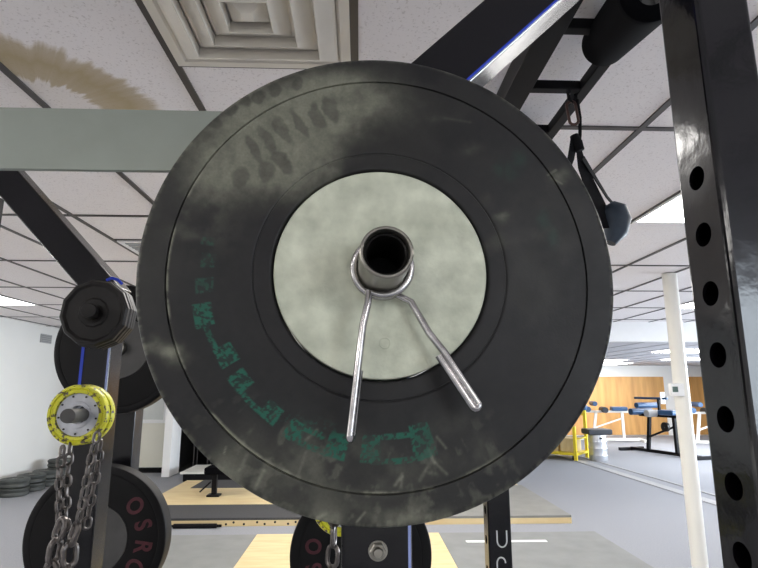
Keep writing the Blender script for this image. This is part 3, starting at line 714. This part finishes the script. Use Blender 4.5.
# ---------------------------------------------------------------- the big plate
C0 = Vector((.0192, .4905, EYE+.1075)); TH, TI = math.radians(1.54), math.radians(1.22)
NV = Vector((math.sin(TH)*math.cos(TI), -math.cos(TH)*math.cos(TI), math.sin(TI)))
UX = NV.cross(Vector((0, 0, 1))).normalized()*-1.0; UX = UX if UX.x > 0 else -UX
UY = NV.cross(UX).normalized(); UY = UY if UY.z > 0 else -UY
def pl(px, py):
    """plate coordinates (x right, y up, metres) of the point of the plate face seen at a pixel of the photo"""
    d = ray(px, py); o = Vector((0, 0, EYE)); s_ = (C0-o).dot(NV)/d.dot(NV); p = o+d*s_-C0
    return p.dot(UX), p.dot(UY)
RMAT = Matrix((UX, UY, UX.cross(UY))).transposed()
PT = thing('big_bumper_plate', 'huge black rubber bumper plate with worn green lettering filling the picture centre', 'weight plate', C0)
PT.rotation_euler = (0, 0, 0)

rng = np.random.default_rng(3)
def vnoise(x, y, f, seed):
    r = np.random.default_rng(seed); G = r.random((256, 256)); x = x*f+40; y = y*f+40
    xi = np.floor(x).astype(int); yi = np.floor(y).astype(int); u = x-xi; v = y-yi; u = u*u*(3-2*u); v = v*v*(3-2*v)
    g = lambda i, j: G[i % 256, j % 256]
    return (g(xi, yi)*(1-u)+g(xi+1, yi)*u)*(1-v)+(g(xi, yi+1)*(1-u)+g(xi+1, yi+1)*u)*v
def fbm(x, y, f, seed, o=4):
    s_ = 0; a = .5; t_ = 0
    for k in range(o): s_ = s_+a*vnoise(x, y, f*2**k, seed+k); t_ += a; a *= .5
    return s_/t_
sm = lambda a, b, x: np.clip((x-a)/(b-a), 0, 1)**2*(3-2*np.clip((x-a)/(b-a), 0, 1))
NA = 1100
rad = [(.1016, -.0025), (.1030, -.0004), (.1040, 0)]
rad += [(r, 0.0) for r in np.arange(.1055, .1178, .0012)]
rad += [(.1184, 0), (.1190, -.0009), (.1197, -.0009), (.1203, -.0002)]
rad += [(r, -.0006*math.sin((r-.12)/(.197-.12)*PI)) for r in np.arange(.1215, .1958, .00105)]
rad += [(.1966, 0), (.1972, -.0016), (.1979, -.0018), (.1985, 0.0002)]
rad += [(r, 0.0002) for r in np.arange(.1995, .2205, .00115)]
rad += [(.2218, -.0002), (.2234, -.0010), (.2246, -.0024), (.2250, -.0045), (.2250, -.050), (.2236, -.054), (.2200, -.0555), (.1016, -.0555)]
RR = np.array(rad); nr = len(RR)
th = np.arange(NA)*2*np.pi/NA
X = RR[:, 0][:, None]*np.cos(th); Y = RR[:, 0][:, None]*np.sin(th); Zh = np.repeat(RR[:, 1][:, None], NA, 1)
rr = np.repeat(RR[:, 0][:, None], NA, 1); tt = np.repeat(th[None], nr, 0)
face = (Zh > -.006)
# dust: hand-worn film at upper left, scuffs along the groove, streaks at the bottom
WX = .010*(fbm(X, Y, 90, 301, 3)-.5); WY = .010*(fbm(X, Y, 90, 401, 3)-.5)
def blob(px, py, ax, ay, rot=0.0):
    x0, y0 = pl(px, py); c, s_ = math.cos(rot), math.sin(rot); dx, dy = X-x0+WX, Y-y0+WY
    return np.exp(-(((dx*c+dy*s_)/ax)**2+((-dx*s_+dy*c)/ay)**2))
MM = .00095
n1 = fbm(X, Y, 45, 11); n2 = fbm(X, Y, 160, 21); n3 = fbm(X, Y, 420, 31, 2); nlow = fbm(X, Y, 14, 5)
nrad = fbm(tt*2.2, rr*9, 9, 77, 5)        # radial streaks
dust = .035*sm(.45, .75, nlow)+.02*n2
ul = np.clip(blob(262, 132, .070, .042, .55)*1.2+blob(330, 105, .05, .03, .1)*.8+blob(300, 170, .045, .03, .6)*.7+blob(235, 165, .045, .03, .9)*.6+blob(375, 100, .06, .04, 0)*.30, 0, 1)
uln = sm(.04, 1.0, ul*(.45+.95*n1))
dust = dust+.72*uln*(.75+.5*n2)
ovals = [(253, 148, .006, .017, .5), (268, 140, .006, .018, .6), (283, 130, .006, .019, .65), (300, 124, .0055, .019, .6), (318, 116, .0065, .018, .5), (331, 108, .0065, .015, .5), (266, 170, .010, .013, .3), (284, 163, .008, .016, .7), (240, 178, .009, .012, .3),
         (229, 107, .007, .009, .8), (244, 100, .008, .008, .8), (259, 96, .008, .008, .8), (276, 89, .009, .007, .6), (297, 84, .008, .007, .5), (215, 122, .007, .010, .8)]
for o_ in ovals:
    bl_ = blob(*o_[:4], o_[4]); edge = sm(.22, .36, bl_)*(1-sm(.36, .62, bl_)); dust = dust*(1-.48*sm(.20, .50, bl_)*(.5+.8*n1))+.10*edge*uln
dust += .20*sm(.35, .8, fbm(X, Y, 60, 41))*blob(200, 205, .035, .04)
for (px, py, a, b, ro, w) in [(505, 216, .009, .006, .4, .30), (485, 200, .007, .007, 0, .16), (512, 238, .03, .008, .2, .10), (560, 178, .012, .008, .6, .22), (150, 346, .014, .006, -.2, .42), (168, 352, .014, .007, -.3, .40), (190, 232, .016, .006, -.2, .14),
                           (228, 470, .02, .03, -.5, .18), (370, 465, .06, .03, 0, .12), (300, 510, .07, .012, -.2, .20), (395, 520, .06, .008, 0, .30), (240, 495, .05, .014, -.6, .26), (470, 150, .012, .006, .3, .10), (440, 118, .016, .004, .2, .10), (300, 470, .03, .03, 0, .16), (470, 440, .03, .02, -.4, .10)]:
    dust += w*blob(px, py, a, b, ro)*(.3+1.3*sm(.3, .75, n1))
low = sm(math.radians(-150), math.radians(-118), np.arctan2(Y, X))*(1-sm(math.radians(-65), math.radians(-45), np.arctan2(Y, X)))
streak = sm(.56, .74, nrad)*low*sm(.150, .175, rr)*(1-sm(.219, .226, rr))
dust += .20*streak*(.4+n2)
# short pale curved scratches
def seg(px0, py0, px1, py1, w, amp):
    global dust
    a, b = pl(px0, py0), pl(px1, py1); dx, dy = b[0]-a[0], b[1]-a[1]; L2 = dx*dx+dy*dy
    t_ = np.clip(((X-a[0])*dx+(Y-a[1])*dy)/L2, 0, 1); dd = np.hypot(X-a[0]-t_*dx, Y-a[1]-t_*dy)
    dust = dust+amp*np.exp(-(dd/w)**2)*(.35+.9*n3)
for s_ in [(429, 450, 434, 462, .0014, .35), (434, 462, 447, 474, .0012, .35), (437, 437, 446, 448, .0012, .3), (420, 480, 427, 468, .0016, .3), (395, 485, 402, 476, .0014, .4), (402, 474, 401, 488, .0014, .3), (306, 440, 317, 430, .0014, .3), (298, 476, 306, 452, .0012, .2), (357, 522, 365, 512, .0010, .55), (318, 518, 325, 514, .0016, .5),
          (224, 454, 226, 447, .0008, .4), (255, 489, 264, 470, .0016, .4), (240, 470, 247, 455, .0016, .25), (548, 175, 556, 170, .001, .4), (552, 178, 562, 184, .001, .3), (445, 118, 470, 122, .0014, .12), (170, 500, 180, 485, .001, .1)]: seg(*s_)
# worn pale line at the groove (left side round to the bottom)
angn = np.arctan2(Y, X)
gl = sm(math.radians(-182), math.radians(-176), angn)*(1-sm(math.radians(-85), math.radians(-50), angn))+.6*sm(2.2, 2.4, angn)
dust += np.exp(-((rr-.1962)/.0009)**2)*gl*(.10+1.5*sm(.40, .60, fbm(tt*2.2, rr*0, 3, 91, 6))*(.5+n3))*.9
edgew = np.exp(-((rr-.2235)/.0022)**2)*sm(.4, .7, fbm(tt*6, rr*0+.3, 10, 95))
dust += edgew*.30
# green worn lettering: glyph pieces as quads along the ring
green = np.zeros_like(X)
def gpoly(pts, w):
    """thick painted stroke through photo points, half width w (m)"""
    global green
    P = [pl(*q_) for q_ in pts]; best = np.full_like(X, 9.)
    for a, b in zip(P[:-1], P[1:]):
        dx, dy = b[0]-a[0], b[1]-a[1]; t_ = np.clip(((X-a[0])*dx+(Y-a[1])*dy)/(dx*dx+dy*dy+1e-12), 0, 1)
        best = np.minimum(best, np.hypot(X-a[0]-t_*dx, Y-a[1]-t_*dy))
    green = np.maximum(green, (1-sm(w-.0008, w+.0006, best)))
def gbox(px, py, ht, hr, amp=1.0):
    global green
    x0, y0 = pl(px, py); r0 = math.hypot(x0, y0); a0 = math.atan2(y0, x0)
    da = (angn-a0+PI) % (2*PI)-PI
    dt = np.abs(da*r0); dr = np.abs(rr-r0)
    green = np.maximum(green, amp*(1-sm(ht-.0006, ht+.0006, dt+WX*.15))*(1-sm(hr-.0006, hr+.0006, dr+WY*.15)))
for q_ in [(422, 441, .0098, .0150), (371, 449, .0085, .0115), (337, 446, .0090, .0110), (295, 431, .0080, .0090), (271, 413, .0085, .0080), (240, 381, .0090, .0085), (226, 355, .0095, .0085), (203, 315, .0110, .0085), (204, 285, .0070, .0080), (208, 260, .0065, .0065, .7), (208, 241, .0035, .0060, .6)]: gbox(*q_)
gpoly([(372, 461), (390, 462), (410, 460), (424, 457)], .0026); gpoly([(383, 437), (398, 436), (412, 434)], .0026)
gpoly([(292, 438), (312, 448), (332, 455)], .0026); gpoly([(305, 428), (322, 436)], .0030)
gpoly([(238, 388), (250, 403), (262, 413)], .0026); gpoly([(205, 325), (212, 342), (220, 356)], .0026)
wear = fbm(X, Y, 420, 61, 3); big = fbm(X, Y, 50, 66, 3)
green = green*(.15+.85*sm(.42, .54, wear))*(.55+.45*sm(.3, .6, big))
green *= 1-.45*sm(.5, 1.4, np.hypot(X-pl(205, 262)[0], Y-pl(205, 262)[1])*-18+1.6)
fade = np.clip(blob(310, 425, .045, .006, -.3), 0, 1)*.35*sm(.5, .7, wear); green = np.maximum(green, fade)
for (px, py) in ((545, 220), (552, 236), (498, 168), (520, 160), (510, 172)): green = np.maximum(green, .16*blob(px, py, .006, .009)*sm(.35, .6, big))
dust = np.clip(dust, 0, 1)*face; green = np.clip(green, 0, 1)*face
# mesh
co = np.stack([X, Y, Zh], -1).reshape(-1, 3)
R3 = np.array(RMAT); co = co @ R3.T
idx = np.arange(nr*NA).reshape(nr, NA)
A_ = idx[:, :]; B_ = np.roll(idx, -1, 1)
q1_ = np.stack([A_[:-1], B_[:-1], B_[1:], A_[1:]], -1).reshape(-1, 4)
q2_ = np.stack([A_[-1:], B_[-1:], B_[:1], A_[:1]], -1).reshape(-1, 4)
F = np.concatenate([q1_, q2_])[:, ::-1]
me = bpy.data.meshes.new('rubber'); me.vertices.add(len(co)); me.vertices.foreach_set('co', co.ravel())
me.loops.add(F.size); me.loops.foreach_set('vertex_index', F.ravel()); me.polygons.add(len(F)); me.polygons.foreach_set('loop_start', np.arange(0, F.size, 4)); me.polygons.foreach_set('loop_total', np.full(len(F), 4))
me.update(calc_edges=True); me.validate()
bmt = bmesh.new(); bmt.from_mesh(me); bmesh.ops.recalc_face_normals(bmt, faces=bmt.faces[:]); bmt.to_mesh(me); bmt.free()
me.polygons.foreach_set('use_smooth', [True]*len(me.polygons)); me.set_sharp_from_angle(angle=math.radians(45))
at1 = me.attributes.new('wear', 'FLOAT_COLOR', 'POINT')
cc = np.zeros((nr*NA, 4), np.float32); cc[:, 0] = dust.ravel(); cc[:, 1] = green.ravel(); cc[:, 2] = n1.ravel(); cc[:, 3] = 1; at1.data.foreach_set('color', cc.ravel())
mm = bpy.data.materials.new('worn_bumper_rubber'); mm.use_nodes = True; nt = mm.node_tree; b = nt.nodes['Principled BSDF']; N = nt.nodes.new; L = nt.links.new
at = N('ShaderNodeAttribute'); at.attribute_name = 'wear'; sp = N('ShaderNodeSeparateColor'); L(at.outputs['Color'], sp.inputs[0])
tc = N('ShaderNodeTexCoord'); nz = N('ShaderNodeTexNoise'); nz.inputs['Scale'].default_value = 420; nz.inputs['Detail'].default_value = 3; L(tc.outputs['Object'], nz.inputs['Vector'])
ga = N('ShaderNodeMath'); ga.operation = 'MULTIPLY_ADD'; ga.inputs[1].default_value = .5; ga.inputs[2].default_value = .75; L(nz.outputs['Fac'], ga.inputs[0])
dm_ = N('ShaderNodeMath'); dm_.operation = 'MULTIPLY'; dm_.use_clamp = True; L(sp.outputs[0], dm_.inputs[0]); L(ga.outputs[0], dm_.inputs[1])
gm_ = N('ShaderNodeMath'); gm_.operation = 'MULTIPLY'; gm_.use_clamp = True; L(sp.outputs[1], gm_.inputs[0]); L(ga.outputs[0], gm_.inputs[1])
mA = N('ShaderNodeMix'); mA.data_type = 'RGBA'; L(dm_.outputs[0], mA.inputs[0]); mA.inputs[6].default_value = (.0105, .0100, .0115, 1); mA.inputs[7].default_value = (.235, .235, .18, 1)
mB = N('ShaderNodeMix'); mB.data_type = 'RGBA'; L(gm_.outputs[0], mB.inputs[0]); L(mA.outputs[2], mB.inputs[6]); mB.inputs[7].default_value = (.010, .100, .066, 1)
L(mB.outputs[2], b.inputs['Base Color']); b.inputs['Specular IOR Level'].default_value = .29
ro = N('ShaderNodeMapRange'); ro.inputs['To Min'].default_value = .36; ro.inputs['To Max'].default_value = .55; L(sp.outputs[2], ro.inputs['Value']); L(ro.outputs['Result'], b.inputs['Roughness'])
bp = N('ShaderNodeBump'); bp.inputs['Strength'].default_value = .10; bp.inputs['Distance'].default_value = .001; L(nz.outputs['Fac'], bp.inputs['Height']); L(bp.outputs['Normal'], b.inputs['Normal'])
me.materials.append(mm)
o = bpy.data.objects.new('rubber', me); COL.objects.link(o); o.parent = PT
# metal hub of the big plate
M_hub = mat('brushed_hub_metal', (.68, .70, .565), .5, metal=.12, vscale=34, col2=(.42, .44, .345), bump=.35, bscale=160, rvar=.1)
nt = M_hub.node_tree; n_ = nt.nodes.new('ShaderNodeTexNoise'); n_.inputs['Scale'].default_value = 300; n_.inputs['Detail'].default_value = 4
hub = MB(); hub.lathe([(.0252, .0), (.0262, .0003), (.0992, .0003), (.1002, -.0008), (.1004, -.003), (.1010, -.054), (.0252, -.054)], C0, NV, 128, closed=True)
hub.build('metal_hub', M_hub, PT)
a_ = pl(385, 343)
h2 = C0+UX*a_[0]+UY*a_[1]
MB().lathe([(.0042, .0003), (.0046, .0007), (.0052, .0007), (.0056, .0003)], h2, NV, 24, closed=True).build('stamped_ring', M_hub, PT)
# peg tube that carries it (part of the rack)
Lp = .0684
m = MB(); R = .0223
m.lathe([(R, -.10), (R, Lp-.0012), (R-.0012, Lp), (R-.0026, Lp), (R-.0034, Lp-.001), (R-.0034, Lp-.021), (R-.0034, Lp-.022), (R-.0034, -.10)], C0, NV, 64, closed=True)
m.build('storage_peg', M_steel, rack)['label'] = 'hollow steel peg through the big plate'
m = MB(); m.lathe([(R-.0036, Lp-.0080), (R-.0050, Lp-.007), (R-.0060, Lp-.008), (R-.0060, Lp-.080), (R-.0036, Lp-.080)], C0, NV, 48, closed=True); m.build('inner_sleeve', M_iron, rack)
m = MB(); m.lathe([(0, -.02), (R-.004, -.02)], C0, NV, 32); m.build('end_stop', M_hole, rack)
# spring collar
ct = thing('spring_collar', 'chrome wire spring collar clipped on the peg of the big plate', 'collar clip', C0)
def P3(px, py, h):
    d = ray(px, py); o = Vector((0, 0, EYE)); c = C0+NV*h; s_ = (c-o).dot(NV)/d.dot(NV); return o+d*s_
wr = .0034; rc = .0262
# front turn: left exit -> under the tube -> right side -> over -> ...
path = []
for k in range(0, 97):
    a = math.radians(-118)+math.radians(360+56)*k/96      # counter-clockwise from lower left to lower right, one turn and a bit
    hgt = .020-.012*k/96
    path.append(C0+NV*hgt+(UX*math.cos(a)+UY*math.sin(a))*rc)
armL = [P3(350, 437, .030), P3(353, 415, .029), P3(359, 355, .026), P3(364, 322, .024), P3(369, 302, .022), P3(372, 298, .0215)]
armR = [P3(402, 295, .0080), P3(407, 296, .0085), P3(412, 303, .010), P3(430, 334, .016), P3(443, 352, .019)]
# grips: the wire folds back on itself at the free ends
def fold(p0, p1, gap, lat):
    d = (p1-p0).normalized(); g = gap; n_ = lat
    pts = [p0, p1]
    for k in range(1, 8):
        a = PI*k/8; pts.append(p1+d*g/2*math.sin(a)+n_*(g/2-g/2*math.cos(a)))
    pts += [p1+n_*g, p1+(p0-p1)*.5+n_*g, p0+n_*g]
    return pts
tipL0, tipL1 = P3(357.5, 370, .027), P3(350, 435, .030)
latL = (NV*.93-UX*.25).normalized()*1.0
left = fold(tipL0, tipL1, wr*2.05, -latL)
tipR0, tipR1 = P3(444, 352, .0190), P3(478, 403, .0240)
latR = (UX*.72+UY*.45-NV*.0).normalized()
right = fold(tipR0, tipR1, wr*1.9, -latR*.9)
m = MB()
full = left[::-1][:-1]
wire = [Vector(p) for p in (left[::-1][:len(left)-1])]+[tipL0, P3(363, 325, .024), P3(368, 303, .022)]+[p_ for p_ in path]+[P3(411, 302, .0100), P3(429, 333, .0160)]+right
# drop near-duplicate points
w2 = [wire[0]]
for p_ in wire[1:]:
    if (p_-w2[-1]).length > .0012: w2.append(p_)
m.sweep(w2, wr, False, 12); m.build('wire', M_chrome, ct)
